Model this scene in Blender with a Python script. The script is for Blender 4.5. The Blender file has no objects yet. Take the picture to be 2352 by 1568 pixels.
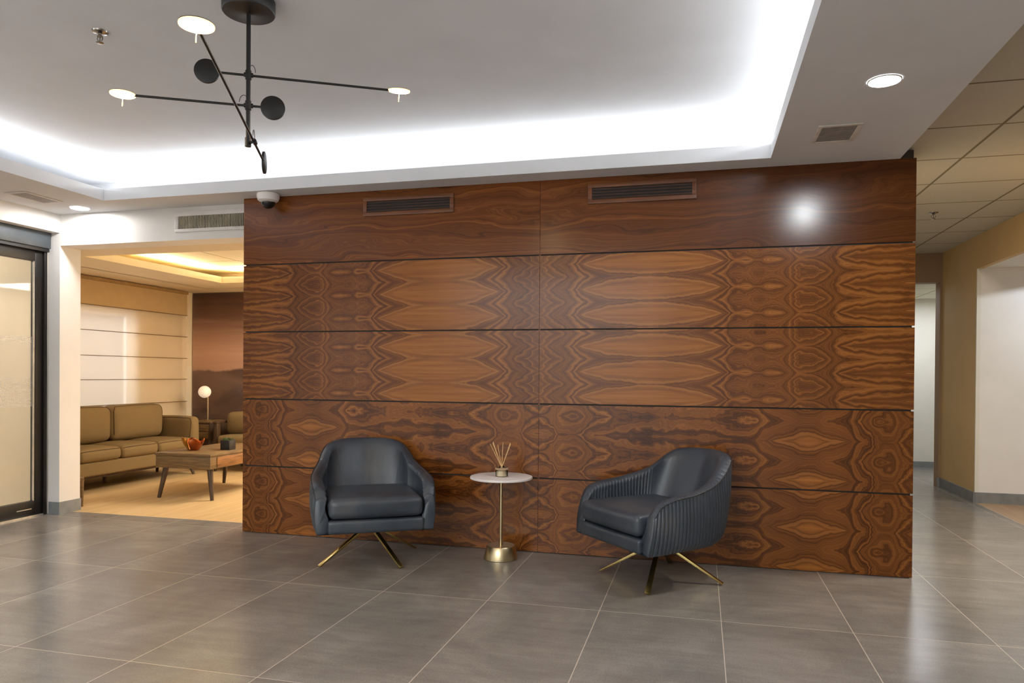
import bpy, bmesh, math, random
from mathutils import Vector, Matrix
random.seed(7)
PI = math.pi
scn = bpy.context.scene
COL = scn.collection

# ------------------------------------------------------------------ helpers
def lin(c, a=1.0):
    out = []
    for v in c[:3]:
        v = v / 255.0
        out.append(v / 12.92 if v <= 0.04045 else ((v + 0.055) / 1.055) ** 2.4)
    return (out[0], out[1], out[2], a)

class NT:
    """tiny node-tree writer"""
    def __init__(s, name):
        s.m = bpy.data.materials.new(name); s.m.use_nodes = True
        s.t = s.m.node_tree; s.t.nodes.clear()
        s.out = s.t.nodes.new('ShaderNodeOutputMaterial')
    def n(s, typ, **kw):
        nd = s.t.nodes.new(typ)
        for k, v in kw.items(): setattr(nd, k, v)
        return nd
    def set(s, sock, v):
        if isinstance(v, bpy.types.NodeSocket): s.t.links.new(v, sock)
        elif v is not None: sock.default_value = v
    def math(s, op, a, b=None, c=None, clamp=False):
        nd = s.n('ShaderNodeMath', operation=op, use_clamp=clamp)
        s.set(nd.inputs[0], a)
        if b is not None: s.set(nd.inputs[1], b)
        if c is not None: s.set(nd.inputs[2], c)
        return nd.outputs[0]
    def obj(s):
        return s.n('ShaderNodeTexCoord').outputs['Object']
    def sep(s, v):
        nd = s.n('ShaderNodeSeparateXYZ'); s.set(nd.inputs[0], v); return nd.outputs
    def comb(s, x=0.0, y=0.0, z=0.0):
        nd = s.n('ShaderNodeCombineXYZ')
        for i, v in enumerate((x, y, z)): s.set(nd.inputs[i], v)
        return nd.outputs[0]
    def mapping(s, v, scale=(1, 1, 1), loc=(0, 0, 0)):
        nd = s.n('ShaderNodeMapping'); s.set(nd.inputs['Vector'], v)
        nd.inputs['Scale'].default_value = scale; nd.inputs['Location'].default_value = loc
        return nd.outputs[0]
    def noise(s, v, scale=5, detail=3, rough=0.5, dist=0.0, dim='3D', w=None):
        nd = s.n('ShaderNodeTexNoise', noise_dimensions=dim)
        if v is not None and dim != '1D': s.set(nd.inputs['Vector'], v)
        if w is not None: s.set(nd.inputs['W'], w)
        nd.inputs['Scale'].default_value = scale; nd.inputs['Detail'].default_value = detail
        nd.inputs['Roughness'].default_value = rough; nd.inputs['Distortion'].default_value = dist
        return nd.outputs[0]
    def ramp(s, f, stops, interp='LINEAR'):
        nd = s.n('ShaderNodeValToRGB'); s.set(nd.inputs[0], f)
        cr = nd.color_ramp; cr.interpolation = interp
        while len(cr.elements) < len(stops): cr.elements.new(0.5)
        for e, (p, c) in zip(cr.elements, stops): e.position = p; e.color = c
        return nd.outputs[0]
    def mix(s, f, a, b, blend='MIX'):
        nd = s.n('ShaderNodeMix', data_type='RGBA', blend_type=blend)
        s.set(nd.inputs['Factor'], f)
        s.set(nd.inputs['A'], a); s.set(nd.inputs['B'], b)
        return nd.outputs['Result']
    def smooth(s, v, a, b):
        nd = s.n('ShaderNodeMapRange', interpolation_type='SMOOTHSTEP')
        s.set(nd.inputs[0], v); nd.inputs[1].default_value = a; nd.inputs[2].default_value = b
        return nd.outputs[0]
    def bump(s, h, strength=0.2, dist=0.01):
        nd = s.n('ShaderNodeBump'); nd.inputs['Strength'].default_value = strength
        nd.inputs['Distance'].default_value = dist; s.set(nd.inputs['Height'], h)
        return nd.outputs[0]
    def pbr(s, color, rough=0.5, metal=0.0, normal=None, spec=None, **kw):
        nd = s.n('ShaderNodeBsdfPrincipled')
        s.set(nd.inputs['Base Color'], color); s.set(nd.inputs['Roughness'], rough)
        s.set(nd.inputs['Metallic'], metal)
        if normal is not None: s.set(nd.inputs['Normal'], normal)
        if spec is not None: s.set(nd.inputs['Specular IOR Level'], spec)
        for k, v in kw.items(): s.set(nd.inputs[k], v)
        s.t.links.new(nd.outputs[0], s.out.inputs[0])
        return nd
    def surface(s, sh):
        s.t.links.new(sh, s.out.inputs[0]); return s.m

def plain(name, c, rough=0.5, metal=0.0, var=0.06, scale=12, bump=0.0, spec=None, stretch=(1, 1, 1), **kw):
    t = NT(name)
    v = t.mapping(t.obj(), stretch)
    n = t.noise(v, scale, 4)
    c1 = lin([x * (1 - var) for x in c]); c2 = lin([min(255, x * (1 + var)) for x in c])
    colr = t.ramp(n, [(0.3, c1), (0.7, c2)])
    nm = t.bump(n, bump, 0.004) if bump else None
    t.pbr(colr, rough, metal, nm, spec, **kw)
    return t.m

def emis(name, c, strength):
    t = NT(name)
    e = t.n('ShaderNodeEmission'); e.inputs[0].default_value = lin(c); e.inputs[1].default_value = strength
    return t.surface(e.outputs[0])

class MB:
    def __init__(s): s.v = []; s.f = []
    def add(s, vs, fs):
        o = len(s.v); s.v += [tuple(p) for p in vs]; s.f += [tuple(i + o for i in q) for q in fs]; return s
    def box(s, x0, x1, y0, y1, z0, z1):
        vs = [(x, y, z) for z in (z0, z1) for y in (y0, y1) for x in (x0, x1)]
        return s.add(vs, [(0, 2, 3, 1), (4, 5, 7, 6), (0, 1, 5, 4), (2, 6, 7, 3), (0, 4, 6, 2), (1, 3, 7, 5)])
    def quad(s, a, b, c, d): return s.add([a, b, c, d], [(0, 1, 2, 3)])
    def rbox(s, x0, x1, y0, y1, z0, z1, r=0.01, n=3, puff=(0, 0, 0), cuts=6):
        """rounded box; puff bulges the faces outward along x, y, z"""
        cx, cy, cz = (x0 + x1) / 2, (y0 + y1) / 2, (z0 + z1) / 2
        hx, hy, hz = (x1 - x0) / 2, (y1 - y0) / 2, (z1 - z0) / 2
        r = min(r, hx * .999, hy * .999, hz * .999)
        def axis(h):
            pos = [-h + r * (1 - math.cos(PI / 2 * i / n)) * 1.0 for i in range(n)]
            mid = [-(h - r) + 2 * (h - r) * i / cuts for i in range(cuts + 1)]
            return pos + mid + [-p for p in reversed(pos)]
        bm = bmesh.new(); cache = {}
        ax = [axis(hx), axis(hy), axis(hz)]
        def vert(p):
            q = []
            for c, h in zip(p, (hx, hy, hz)): q.append(max(-(h - r), min(h - r, c)))
            d = Vector(p) - Vector(q)
            if d.length > 1e-9: d = d.normalized() * r
            w = Vector(q) + d
            fx, fy, fz = 1 - (w.x / hx) ** 2, 1 - (w.y / hy) ** 2, 1 - (w.z / hz) ** 2
            fx, fy, fz = max(fx, 0), max(fy, 0), max(fz, 0)
            w2 = Vector((w.x + puff[0] * fy * fz * (w.x / hx), w.y + puff[1] * fx * fz * (w.y / hy), w.z + puff[2] * fx * fy * (w.z / hz)))
            k = (round(p[0], 6), round(p[1], 6), round(p[2], 6))
            if k not in cache: cache[k] = bm.verts.new((cx + w2.x, cy + w2.y, cz + w2.z))
            return cache[k]
        for a in range(3):
            b, c = (a + 1) % 3, (a + 2) % 3
            for sg in (-1, 1):
                h = (hx, hy, hz)[a] * sg
                for i in range(len(ax[b]) - 1):
                    for j in range(len(ax[c]) - 1):
                        q = []
                        for (bi, cj) in ((i, j), (i + 1, j), (i + 1, j + 1), (i, j + 1)):
                            p = [0, 0, 0]; p[a] = h; p[b] = ax[b][bi]; p[c] = ax[c][cj]; q.append(vert(p))
                        if sg < 0: q.reverse()
                        if len(set(q)) == 4:
                            try: bm.faces.new(q)
                            except ValueError: pass
        bm.verts.index_update()
        s.add([v.co[:] for v in bm.verts], [[v.index for v in f.verts] for f in bm.faces]); bm.free()
        return s
    def tube(s, pts, r, seg=10, caps=True):
        pts = [Vector(p) for p in pts]
        rs = r if isinstance(r, (list, tuple)) else [r] * len(pts)
        vs, fs = [], []
        up = Vector((0, 0, 1))
        prev = None
        for i, p in enumerate(pts):
            d = (pts[min(i + 1, len(pts) - 1)] - pts[max(i - 1, 0)]).normalized()
            if prev is None:
                a = d.cross(up if abs(d.z) < .95 else Vector((1, 0, 0))).normalized()
            else:
                a = (prev - d * prev.dot(d)).normalized()
            prev = a
            b = d.cross(a)
            for k in range(seg):
                t = 2 * PI * k / seg
                vs.append(p + (a * math.cos(t) + b * math.sin(t)) * rs[i])
        for i in range(len(pts) - 1):
            for k in range(seg):
                k2 = (k + 1) % seg
                fs.append((i * seg + k, i * seg + k2, (i + 1) * seg + k2, (i + 1) * seg + k))
        if caps:
            fs.append(tuple(reversed(range(seg)))); fs.append(tuple(range((len(pts) - 1) * seg, len(pts) * seg)))
        return s.add(vs, fs)
    def lathe(s, prof, c=(0, 0, 0), seg=40, cap=True, M=None):
        vs, fs = [], []
        for (r, z) in prof:
            for k in range(seg):
                t = 2 * PI * k / seg
                p = Vector((r * math.cos(t), r * math.sin(t), z))
                if M is not None: p = M @ p
                vs.append(p + Vector(c))
        for i in range(len(prof) - 1):
            for k in range(seg):
                k2 = (k + 1) % seg
                fs.append((i * seg + k, i * seg + k2, (i + 1) * seg + k2, (i + 1) * seg + k))
        if cap:
            fs.append(tuple(reversed(range(seg)))); n = len(prof) - 1
            fs.append(tuple(range(n * seg, (n + 1) * seg)))
        return s.add(vs, fs)
    def bar(s, a, b, w0, h0, w1, h1):
        """tapered flat bar from a to b; w is horizontal, h across"""
        a, b = Vector(a), Vector(b); d = (b - a).normalized()
        side = d.cross(Vector((0, 0, 1)))
        side = side.normalized() if side.length > 1e-6 else Vector((1, 0, 0))
        up = side.cross(d).normalized()
        vs = []
        for p, w, h in ((a, w0, h0), (b, w1, h1)):
            for (i, j) in ((-1, -1), (1, -1), (1, 1), (-1, 1)): vs.append(p + side * i * w / 2 + up * j * h / 2)
        return s.add(vs, [(3, 2, 1, 0), (4, 5, 6, 7), (0, 1, 5, 4), (1, 2, 6, 5), (2, 3, 7, 6), (3, 0, 4, 7)])
    def build(s, name, mat, parent=None, ang=35, bevel=0, seg=2, loc=None):
        me = bpy.data.meshes.new(name); me.from_pydata(s.v, [], s.f)
        bm = bmesh.new(); bm.from_mesh(me)
        bmesh.ops.recalc_face_normals(bm, faces=bm.faces[:])
        if bevel:
            es = [e for e in bm.edges if len(e.link_faces) == 2 and e.calc_face_angle(0) > math.radians(30)]
            bmesh.ops.bevel(bm, geom=es, offset=bevel, segments=seg, affect='EDGES', profile=0.5)
        bm.to_mesh(me); bm.free()
        me.shade_smooth(); me.set_sharp_from_angle(angle=math.radians(ang))
        me.materials.append(mat)
        o = bpy.data.objects.new(name, me); COL.objects.link(o)
        if parent is not None: o.parent = parent
        if loc is not None: o.location = loc
        return o

def tag(o, label, cat, group=None):
    o['label'] = label; o['category'] = cat
    if group: o['group'] = group
    return o
def thing(name, label, cat, loc=(0, 0, 0), rz=0, group=None):
    o = bpy.data.objects.new(name, None); COL.objects.link(o)
    o.empty_display_size = 0.1
    o.location = loc; o.rotation_euler = (0, 0, rz)
    return tag(o, label, cat, group)
def struct(o, label=None):
    o['kind'] = 'structure'
    if label: o['label'] = label
    return o
def light(name, kind, loc, power, color=(255, 255, 255), rot=(0, 0, 0), **kw):
    l = bpy.data.lights.new(name, kind); l.energy = power; l.color = lin(color)[:3]
    for k, v in kw.items(): setattr(l, k, v)
    o = bpy.data.objects.new(name, l); COL.objects.link(o); o.location = loc; o.rotation_euler = rot
    return o

# ------------------------------------------------------------------ key dimensions (metres)
WL = 4.4475          # length of the veneered wall
SEAM = 2.2204        # its middle joint
H = 2.44             # soffit height, wall of five panel rows
XL = -1.807          # left wall
YH = 0.141           # face of the beam over the lounge opening
XR = 5.74            # right wall of the corridor
CZ = 2.72            # raised ceiling
RZ = 2.50            # corridor tile ceiling
LZ = 2.188           # lounge ceiling

# ------------------------------------------------------------------ materials
def paint(name, c, rough=0.75, weave=True):
    t = NT(name)
    p = t.obj()
    n = t.noise(p, 3, 3)
    colr = t.ramp(n, [(0.3, lin([x * .97 for x in c])), (0.7, lin(c))])
    fine = t.noise(t.mapping(p, (40, 40, 160)), 1.0, 3)
    t.pbr(colr, rough, 0, t.bump(fine, 0.08, 0.002) if weave else None, 0.3)
    return t.m

M = {}
M['white'] = paint('white_paint', (232, 228, 222))
M['ceiling'] = paint('ceiling_paint', (218, 218, 220), 0.85, False)
M['tan'] = paint('tan_paint', (206, 174, 124))
M['brown'] = paint('brown_paint', (156, 130, 104))
M['cream'] = paint('cream_paint', (226, 222, 210))
M['lounge'] = paint('lounge_paint', (228, 214, 186))
M['greybase'] = plain('grey_baseboard', (128, 130, 130), 0.55)
M['black'] = plain('black_metal', (22, 19, 17), 0.45, 0.0, 0.1)
M['frame'] = plain('dark_bronze_frame', (30, 26, 23), 0.4, 0.2, 0.1)
M['greymetal'] = plain('grey_metal', (120, 124, 128), 0.4, 0.6)
M['alu'] = plain('aluminium', (205, 200, 192), 0.3, 0.8)
M['chrome'] = plain('chrome', (150, 144, 136), 0.2, 1.0)
M['brass'] = plain('brushed_brass', (206, 188, 150), 0.32, 1.0, 0.05, 60, stretch=(1, 1, .1))
M['legbrass'] = plain('leg_brass', (184, 162, 104), 0.25, 1.0, 0.05)
M['copper'] = plain('copper', (196, 112, 62), 0.25, 1.0, 0.05)
M['gold'] = plain('gold', (240, 190, 104), 0.25, 1.0, 0.04)
M['plastic'] = plain('white_plastic', (226, 220, 216), 0.4, 0, 0.02)
M['ventgrey'] = plain('vent_grey', (150, 143, 136), 0.6)
M['ventwhite'] = plain('vent_white', (214, 208, 200), 0.5)
M['ventdark'] = plain('vent_dark', (52, 46, 40), 0.7)
M['woodvent'] = plain('vent_walnut', (112, 66, 34), 0.4, 0, 0.18, 6, stretch=(1, 6, 30))
M['ventslat'] = plain('vent_slat', (92, 68, 56), 0.45, 0, 0.08)
M['marble'] = plain('white_marble', (236, 230, 226), 0.3, 0, 0.03, 5)
M['reed'] = plain('reed', (214, 176, 122), 0.7, 0, 0.1, 30)
M['stained'] = plain('stained_wood', (110, 86, 54), 0.45, 0, 0.2, 5, stretch=(1.2, 1.2, 16))
M['stained_dark'] = plain('dark_stained_wood', (70, 52, 34), 0.45, 0, 0.2, 5, stretch=(8, 8, 1))
M['fabric'] = plain('olive_fabric', (124, 103, 68), 0.9, 0, 0.03, 140, 0.12, 0.2)
M['piping'] = plain('fabric_piping', (84, 64, 36), 0.9, 0, 0.05)
M['black_pot'] = plain('black_planter', (28, 26, 26), 0.5)
M['leaf'] = plain('leaf', (66, 92, 40), 0.6, 0, 0.25, 40)
M['exterior'] = plain('exterior_wall', (226, 214, 196), 0.8)
M['dark_window'] = plain('dark_glass', (120, 105, 86), 0.3)

def leather():
    t = NT('blue_black_leather')
    p = t.obj()
    n = t.noise(p, 4, 4)
    f = t.noise(p, 260, 3)
    w = t.noise(t.mapping(p, (10, 10, 2.5)), 1.0, 3, .5, 1.0)
    c = t.ramp(n, [(0.25, lin((40, 46, 55))), (0.55, lin((58, 65, 74))), (0.9, lin((88, 86, 86)))])
    h = t.math('ADD', t.math('MULTIPLY', f, 0.25), t.math('MULTIPLY', w, 1.0))
    t.pbr(c, t.math('ADD', 0.27, t.math('MULTIPLY', n, 0.16)), 0, t.bump(h, 0.22, 0.012), 0.55)
    return t.m
M['leather'] = leather()
M['leather_dark'] = plain('dark_leather_seam', (20, 23, 28), 0.5)

def glass(name, c=(240, 250, 248), rough=0.0, alpha=0.85):
    t = NT(name)
    tr = t.n('ShaderNodeBsdfTransparent'); tr.inputs[0].default_value = lin(c)
    gl = t.n('ShaderNodeBsdfGlossy'); gl.inputs['Roughness'].default_value = max(rough, 0.02)
    fr = t.n('ShaderNodeFresnel'); fr.inputs[0].default_value = 1.45
    mx = t.n('ShaderNodeMixShader')
    t.t.links.new(fr.outputs[0], mx.inputs[0]); t.t.links.new(tr.outputs[0], mx.inputs[1]); t.t.links.new(gl.outputs[0], mx.inputs[2])
    return t.surface(mx.outputs[0])
M['glass'] = glass('clear_glass', (253, 252, 250))

def film_glass():
    """door glass with two bands of dotted frosted film"""
    t = NT('door_glass_film')
    X, Y, Z = t.sep(t.obj())[:3]
    def band(z0, z1):
        return t.math('MULTIPLY', t.math('GREATER_THAN', Z, z0), t.math('LESS_THAN', Z, z1))
    cell = 0.016
    a = t.math('SUBTRACT', t.math('FRACT', t.math('DIVIDE', Y, cell)), .5)
    b = t.math('SUBTRACT', t.math('FRACT', t.math('DIVIDE', Z, cell)), .5)
    dot = t.math('LESS_THAN', t.math('ADD', t.math('MULTIPLY', a, a), t.math('MULTIPLY', b, b)), .09)
    pat = t.math('MULTIPLY', t.math('ADD', band(1.39, 1.444), band(0.884, 1.11)), t.math('ADD', .16, t.math('MULTIPLY', dot, .2)))
    sol = t.math('MULTIPLY', band(1.11, 1.39), .18)
    f = t.math('ADD', pat, sol, clamp=True)
    tr = t.n('ShaderNodeBsdfTransparent'); tr.inputs[0].default_value = lin((250, 248, 246))
    df = t.n('ShaderNodeBsdfDiffuse'); df.inputs[0].default_value = lin((238, 232, 222))
    gl = t.n('ShaderNodeBsdfGlossy'); gl.inputs['Roughness'].default_value = .03
    fr = t.n('ShaderNodeFresnel'); fr.inputs[0].default_value = 1.25
    m1 = t.n('ShaderNodeMixShader'); m2 = t.n('ShaderNodeMixShader')
    t.t.links.new(f, m1.inputs[0]); t.t.links.new(tr.outputs[0], m1.inputs[1]); t.t.links.new(df.outputs[0], m1.inputs[2])
    t.t.links.new(fr.outputs[0], m2.inputs[0]); t.t.links.new(m1.outputs[0], m2.inputs[1]); t.t.links.new(gl.outputs[0], m2.inputs[2])
    return t.surface(m2.outputs[0])
M['film'] = film_glass()

def floor_tiles():
    t = NT('concrete_look_floor_tiles')
    p = t.obj(); X, Y, Z = t.sep(p)[:3]
    TX, TY = 0.5812, 1.1507
    gx = t.math('DIVIDE', t.math('SUBTRACT', X, 0.4476 - 20 * TX), TX)
    gy = t.math('DIVIDE', t.math('SUBTRACT', Y, -1.0676 - 10 * TY), TY)
    dx = t.math('MULTIPLY', t.math('ABSOLUTE', t.math('SUBTRACT', t.math('FRACT', t.math('ADD', gx, .5)), .5)), TX)
    dy = t.math('MULTIPLY', t.math('ABSOLUTE', t.math('SUBTRACT', t.math('FRACT', t.math('ADD', gy, .5)), .5)), TY)
    d = t.math('MINIMUM', dx, dy)
    grout = t.math('SUBTRACT', 1.0, t.smooth(d, 0.0012, 0.0026))
    idv = t.comb(t.math('FLOOR', gx), t.math('FLOOR', gy), 0.0)
    wn = t.n('ShaderNodeTexWhiteNoise', noise_dimensions='3D'); t.set(wn.inputs['Vector'], idv)
    pv = t.n('ShaderNodeVectorMath', operation='MULTIPLY_ADD'); t.set(pv.inputs[0], wn.outputs['Color']); pv.inputs[1].default_value = (9, 9, 9); t.set(pv.inputs[2], p)
    cloud = t.noise(pv.outputs[0], 2.2, 6, .62, .6)
    streak = t.noise(t.mapping(pv.outputs[0], (2.0, 16, 1)), 1.2, 5, .6, .4)
    fine = t.noise(p, 120, 3, .7)
    v = t.math('ADD', t.math('ADD', t.math('MULTIPLY', cloud, .5), t.math('MULTIPLY', streak, .20)), t.math('MULTIPLY', fine, .30))
    c = t.ramp(v, [(0.30, lin((98, 93, 88))), (0.5, lin((124, 118, 111))), (0.72, lin((154, 147, 139)))])
    c = t.mix(t.math('MULTIPLY', grout, .75), c, lin((204, 190, 174)))
    r = t.math('ADD', .18, t.math('MULTIPLY', fine, .10))
    h = t.math('SUBTRACT', t.math('MULTIPLY', fine, .25), grout)
    t.pbr(c, r, 0, t.bump(h, .12, .003), .5)
    return t.m
M['floor'] = floor_tiles()

def plank(name, c1, c2, rough=.5):
    t = NT(name)
    p = t.obj(); X, Y, Z = t.sep(p)[:3]
    row = t.math('FLOOR', t.math('DIVIDE', X, .18))
    wn = t.n('ShaderNodeTexWhiteNoise', noise_dimensions='1D'); t.set(wn.inputs['W'], row)
    n = t.noise(t.mapping(p, (12, 1.2, 1)), 1.5, 4)
    v = t.math('ADD', t.math('MULTIPLY', n, .8), t.math('MULTIPLY', wn.outputs['Value'], .25))
    t.pbr(t.ramp(v, [(.3, lin(c1)), (.75, lin(c2))]), rough, 0, None, .4)
    return t.m
M['loungefloor'] = plank('pale_oak_floor', (184, 152, 104), (206, 176, 128), .5)
M['sidefloor'] = plank('oak_plank_floor', (150, 122, 94), (182, 152, 120), .45)

def tile_ceiling(name, c, gx0, gxs, gy0, gys, line):
    t = NT(name)
    p = t.obj(); X, Y, Z = t.sep(p)[:3]
    def dist(v, o, s):
        g = t.math('DIVIDE', t.math('SUBTRACT', v, o - 40 * s), s)
        return t.math('MULTIPLY', t.math('ABSOLUTE', t.math('SUBTRACT', t.math('FRACT', t.math('ADD', g, .5)), .5)), s)
    d = t.math('MINIMUM', dist(X, gx0, gxs), dist(Y, gy0, gys))
    ln = t.math('SUBTRACT', 1.0, t.smooth(d, .006, .010))
    n = t.noise(p, 90, 3)
    c2 = t.ramp(n, [(.3, lin([x * .97 for x in c])), (.7, lin(c))])
    t.pbr(t.mix(ln, c2, lin(line)), .85, 0, t.bump(t.math('SUBTRACT', t.math('MULTIPLY', n, .2), ln), .3, .006), .2)
    return t.m
M['tileceil'] = tile_ceiling('corridor_ceiling_tiles', (188, 180, 162), 4.77, 0.605, 0.29, 0.622, (120, 108, 84))
M['loungetile'] = tile_ceiling('lounge_ceiling_tiles', (230, 218, 186), -1.55, .605, .9, .605, (170, 146, 96))
M['fartile'] = tile_ceiling('far_ceiling_tiles', (222, 218, 196), 5.9, .605, 4.6, .605, (160, 150, 120))

def veneer(name, kind, off, seed):
    """book-matched walnut veneer, mirrored about the middle joint and folded in height"""
    t = NT(name)
    p = t.obj(); X, Y, Z = t.sep(p)[:3]
    right = t.math('GREATER_THAN', X, SEAM)
    side = t.math('MULTIPLY', right, .22)
    warp = t.math('SUBTRACT', t.noise(t.comb(t.math('MULTIPLY', X, .9), 0.0, t.math('MULTIPLY', Z, .8)), 1.0, 2), .5)
    u = t.math('ADD', t.math('ABSOLUTE', t.math('SUBTRACT', X, SEAM)), t.math('MULTIPLY', warp, .10))
    un = t.math('DIVIDE', u, 2.25)
    fine = t.noise(t.mapping(p, (4, 1, 260)), 1.0, 4, .6)
    pore = t.noise(t.mapping(p, (16, 1, 620)), 1.0, 2, .6)
    big = t.noise(t.comb(t.math('MULTIPLY', u, 2.6), 0.0, t.math('ADD', seed, side)), 1.0, 2)
    if kind == 'calm':
        wob = t.noise(t.comb(t.math('MULTIPLY', u, 1.25), t.math('MULTIPLY', Z, 5.0), t.math('ADD', seed, side)), 1.0, 3, .45, .3)
        F = t.math('ADD', t.math('MULTIPLY', Z, 4.2), t.math('MULTIPLY', wob, 1.5))
        wv = t.noise(None, 5.0, 3, .6, dim='1D', w=F)
        wv2 = t.noise(None, 21.0, 3, .65, dim='1D', w=F)
        v = t.math('ADD', t.math('MULTIPLY', wv, .5), t.math('MULTIPLY', wv2, .5))
        c = t.ramp(v, [(.28, lin((86, 48, 23))), (.5, lin((120, 69, 33))), (.72, lin((156, 96, 48)))])
        c = t.mix(t.math('MULTIPLY', t.smooth(X, 2.0, 4.0), .6), c, lin((62, 34, 18)))  # shade over the right end, painted into the veneer colour
    else:
        if kind == 'lens':
            P = .163
            pts = [(0, 1.90), (.05, 1.66), (.10, 1.42), (.15, 1.22), (.20, .92), (.245, .66), (.285, .47), (.36, .27), (.5, .09), (.7, .02), (.88, .08), (1.02, .24), (1.13, .47), (1.18, .72), (1.24, .98),
                   (1.3, .90), (1.36, 1.12), (1.46, 1.04), (1.54, 1.22), (1.64, 1.66), (1.72, 1.48), (1.79, 1.10), (1.86, .72), (2.0, .58), (2.23, .50)]
        else:
            P = .237
            pts = [(0, 1.05), (.10, 1.22), (.20, 1.66), (.28, 1.54), (.36, 1.16), (.5, .98), (.75, .86), (1.0, .80), (1.2, .92), (1.34, 1.02), (1.41, .72), (1.48, .50), (1.58, .38), (1.67, .26), (1.76, .38), (1.86, .52),
                   (1.92, .90), (1.99, 1.25), (2.07, 1.66), (2.15, 1.36), (2.23, 1.1)]
        fc = t.n('ShaderNodeFloatCurve'); t.set(fc.inputs['Value'], un)
        cv = fc.mapping.curves[0]
        while len(cv.points) < len(pts): cv.points.new(.5, .5)
        for q, (a, b) in zip(cv.points, pts): q.location = (a / 2.25, b / 2.0)
        fc.mapping.update()
        # the left lenses run together, the right ones stay apart
        lensz = t.math('SUBTRACT', 1.0, t.smooth(t.math('ABSOLUTE', t.math('SUBTRACT', u, .68)), .15, .42))
        A = t.math('ADD', t.math('MULTIPLY', fc.outputs[0], 2.0), t.math('MULTIPLY', lensz, t.math('SUBTRACT', t.math('MULTIPLY', right, .13), .07))) if kind == 'lens' else t.math('MULTIPLY', fc.outputs[0], 2.0)
        vf = t.math('DIVIDE', t.math('PINGPONG', t.math('ADD', t.math('SUBTRACT', Z, off - 3 * P), t.math('MULTIPLY', warp, .03)), P / 2), P / 2)
        vr = t.math('POWER', vf, .8)
        vec = t.comb(t.math('MULTIPLY', u, 8.0), t.math('MULTIPLY', vf, 1.5), t.math('ADD', seed, side))
        nz = t.math('SUBTRACT', t.noise(vec, 1.0, 3, .45, .6), .5)
        vec2 = t.comb(t.math('MULTIPLY', u, 26.0), t.math('MULTIPLY', vf, 1.2), t.math('ADD', seed, side))
        nz2 = t.math('SUBTRACT', t.noise(vec2, 1.0, 2, .45), .5)
        dr = t.math('SUBTRACT', t.noise(t.comb(t.math('MULTIPLY', X, 1.3), 0.0, t.math('MULTIPLY', Z, 6.0)), 1.0, 2), .5)
        amp = t.math('ADD', .12, t.math('MULTIPLY', t.smooth(A, .35, .9), .42))
        F = t.math('ADD', t.math('ADD', A, t.math('MULTIPLY', vr, .5)), t.math('ADD', t.math('ADD', t.math('MULTIPLY', nz, amp), t.math('MULTIPLY', nz2, .07)), t.math('MULTIPLY', dr, .22)))
        wv = t.noise(None, 5.5, 2, .6, dim='1D', w=t.math('ADD', F, seed * 1.7))
        wv2 = t.noise(None, 26.0, 4, .75, dim='1D', w=F)
        v = t.math('ADD', t.math('ADD', t.math('MULTIPLY', wv, .46), t.math('MULTIPLY', wv2, .36)), t.math('MULTIPLY', big, .26))
        c = t.ramp(v, [(.38, lin((70, 39, 18))), (.48, lin((106, 62, 28))), (.59, lin((138, 84, 40))), (.74, lin((178, 118, 60)))])
        inside = t.math('SUBTRACT', 1.0, t.smooth(F, .30, .50))
        ing = t.noise(t.mapping(p, (1.2, 1, 46)), 1.0, 4, .6)
        ci = t.ramp(ing, [(.3, lin((150, 90, 40))), (.7, lin((196, 130, 64)))])
        c = t.mix(t.math('MULTIPLY', inside, .72), c, ci)
        e = t.math('DIVIDE', t.math('SUBTRACT', F, .49), .035)
        edge = t.math('EXPONENT', t.math('MULTIPLY', t.math('MULTIPLY', e, e), -1.0))
        c = t.mix(t.math('MULTIPLY', edge, .5 if kind == 'lens' else .3), c, lin((200, 138, 76)))
        c = t.mix(t.math('MULTIPLY', t.smooth(u, 1.9, 2.3), .25), c, lin((80, 46, 27)))
    g = t.math('ADD', .53, t.math('MULTIPLY', t.math('ADD', t.math('MULTIPLY', fine, .6), t.math('MULTIPLY', pore, .4)), .56))
    c = t.mix(1.0, c, t.comb(t.math('MULTIPLY', g, 1.05), t.math('MULTIPLY', g, .98), t.math('MULTIPLY', g, .78)), 'MULTIPLY')
    t.pbr(c, t.math('ADD', .19, t.math('MULTIPLY', fine, .08)), 0, t.bump(fine, .04, .002), .34)
    return t.m

def mural_mat():
    """wide photograph of dunes under a dusky sky"""
    t = NT('desert_mural_print')
    p = t.obj(); X, Y, Z = t.sep(p)[:3]
    st = t.noise(t.mapping(p, (.7, 1, 9)), 1.0, 4, .55, .3)
    zz = t.math('ADD', t.math('DIVIDE', Z, 2.19), t.math('MULTIPLY', t.math('SUBTRACT', st, .5), .16))
    sky = t.ramp(zz, [(.50, lin((176, 138, 116))), (.64, lin((202, 160, 134))), (.74, lin((176, 136, 114))), (.86, lin((112, 82, 68))), (1.0, lin((76, 56, 48)))])
    rid = t.noise(t.comb(t.math('MULTIPLY', X, 2.2), 0.0, 4.0), 1.0, 4, .5)
    rz = t.math('ADD', 1.08, t.math('MULTIPLY', rid, .22))
    dn = t.noise(t.mapping(p, (1.3, 1, 3.2)), 1.0, 4, .5, .8)
    dune = t.ramp(dn, [(.35, lin((80, 60, 52))), (.65, lin((120, 92, 78)))])
    low = t.smooth(Z, 1.2, .3)
    dune = t.mix(t.math('MULTIPLY', low, .5), dune, lin((66, 44, 34)))
    f = t.smooth(t.math('SUBTRACT', rz, Z), -.02, .02)
    t.pbr(t.mix(f, sky, dune), .22, 0, None, .5)
    return t.m
M['mural'] = mural_mat()

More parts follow.
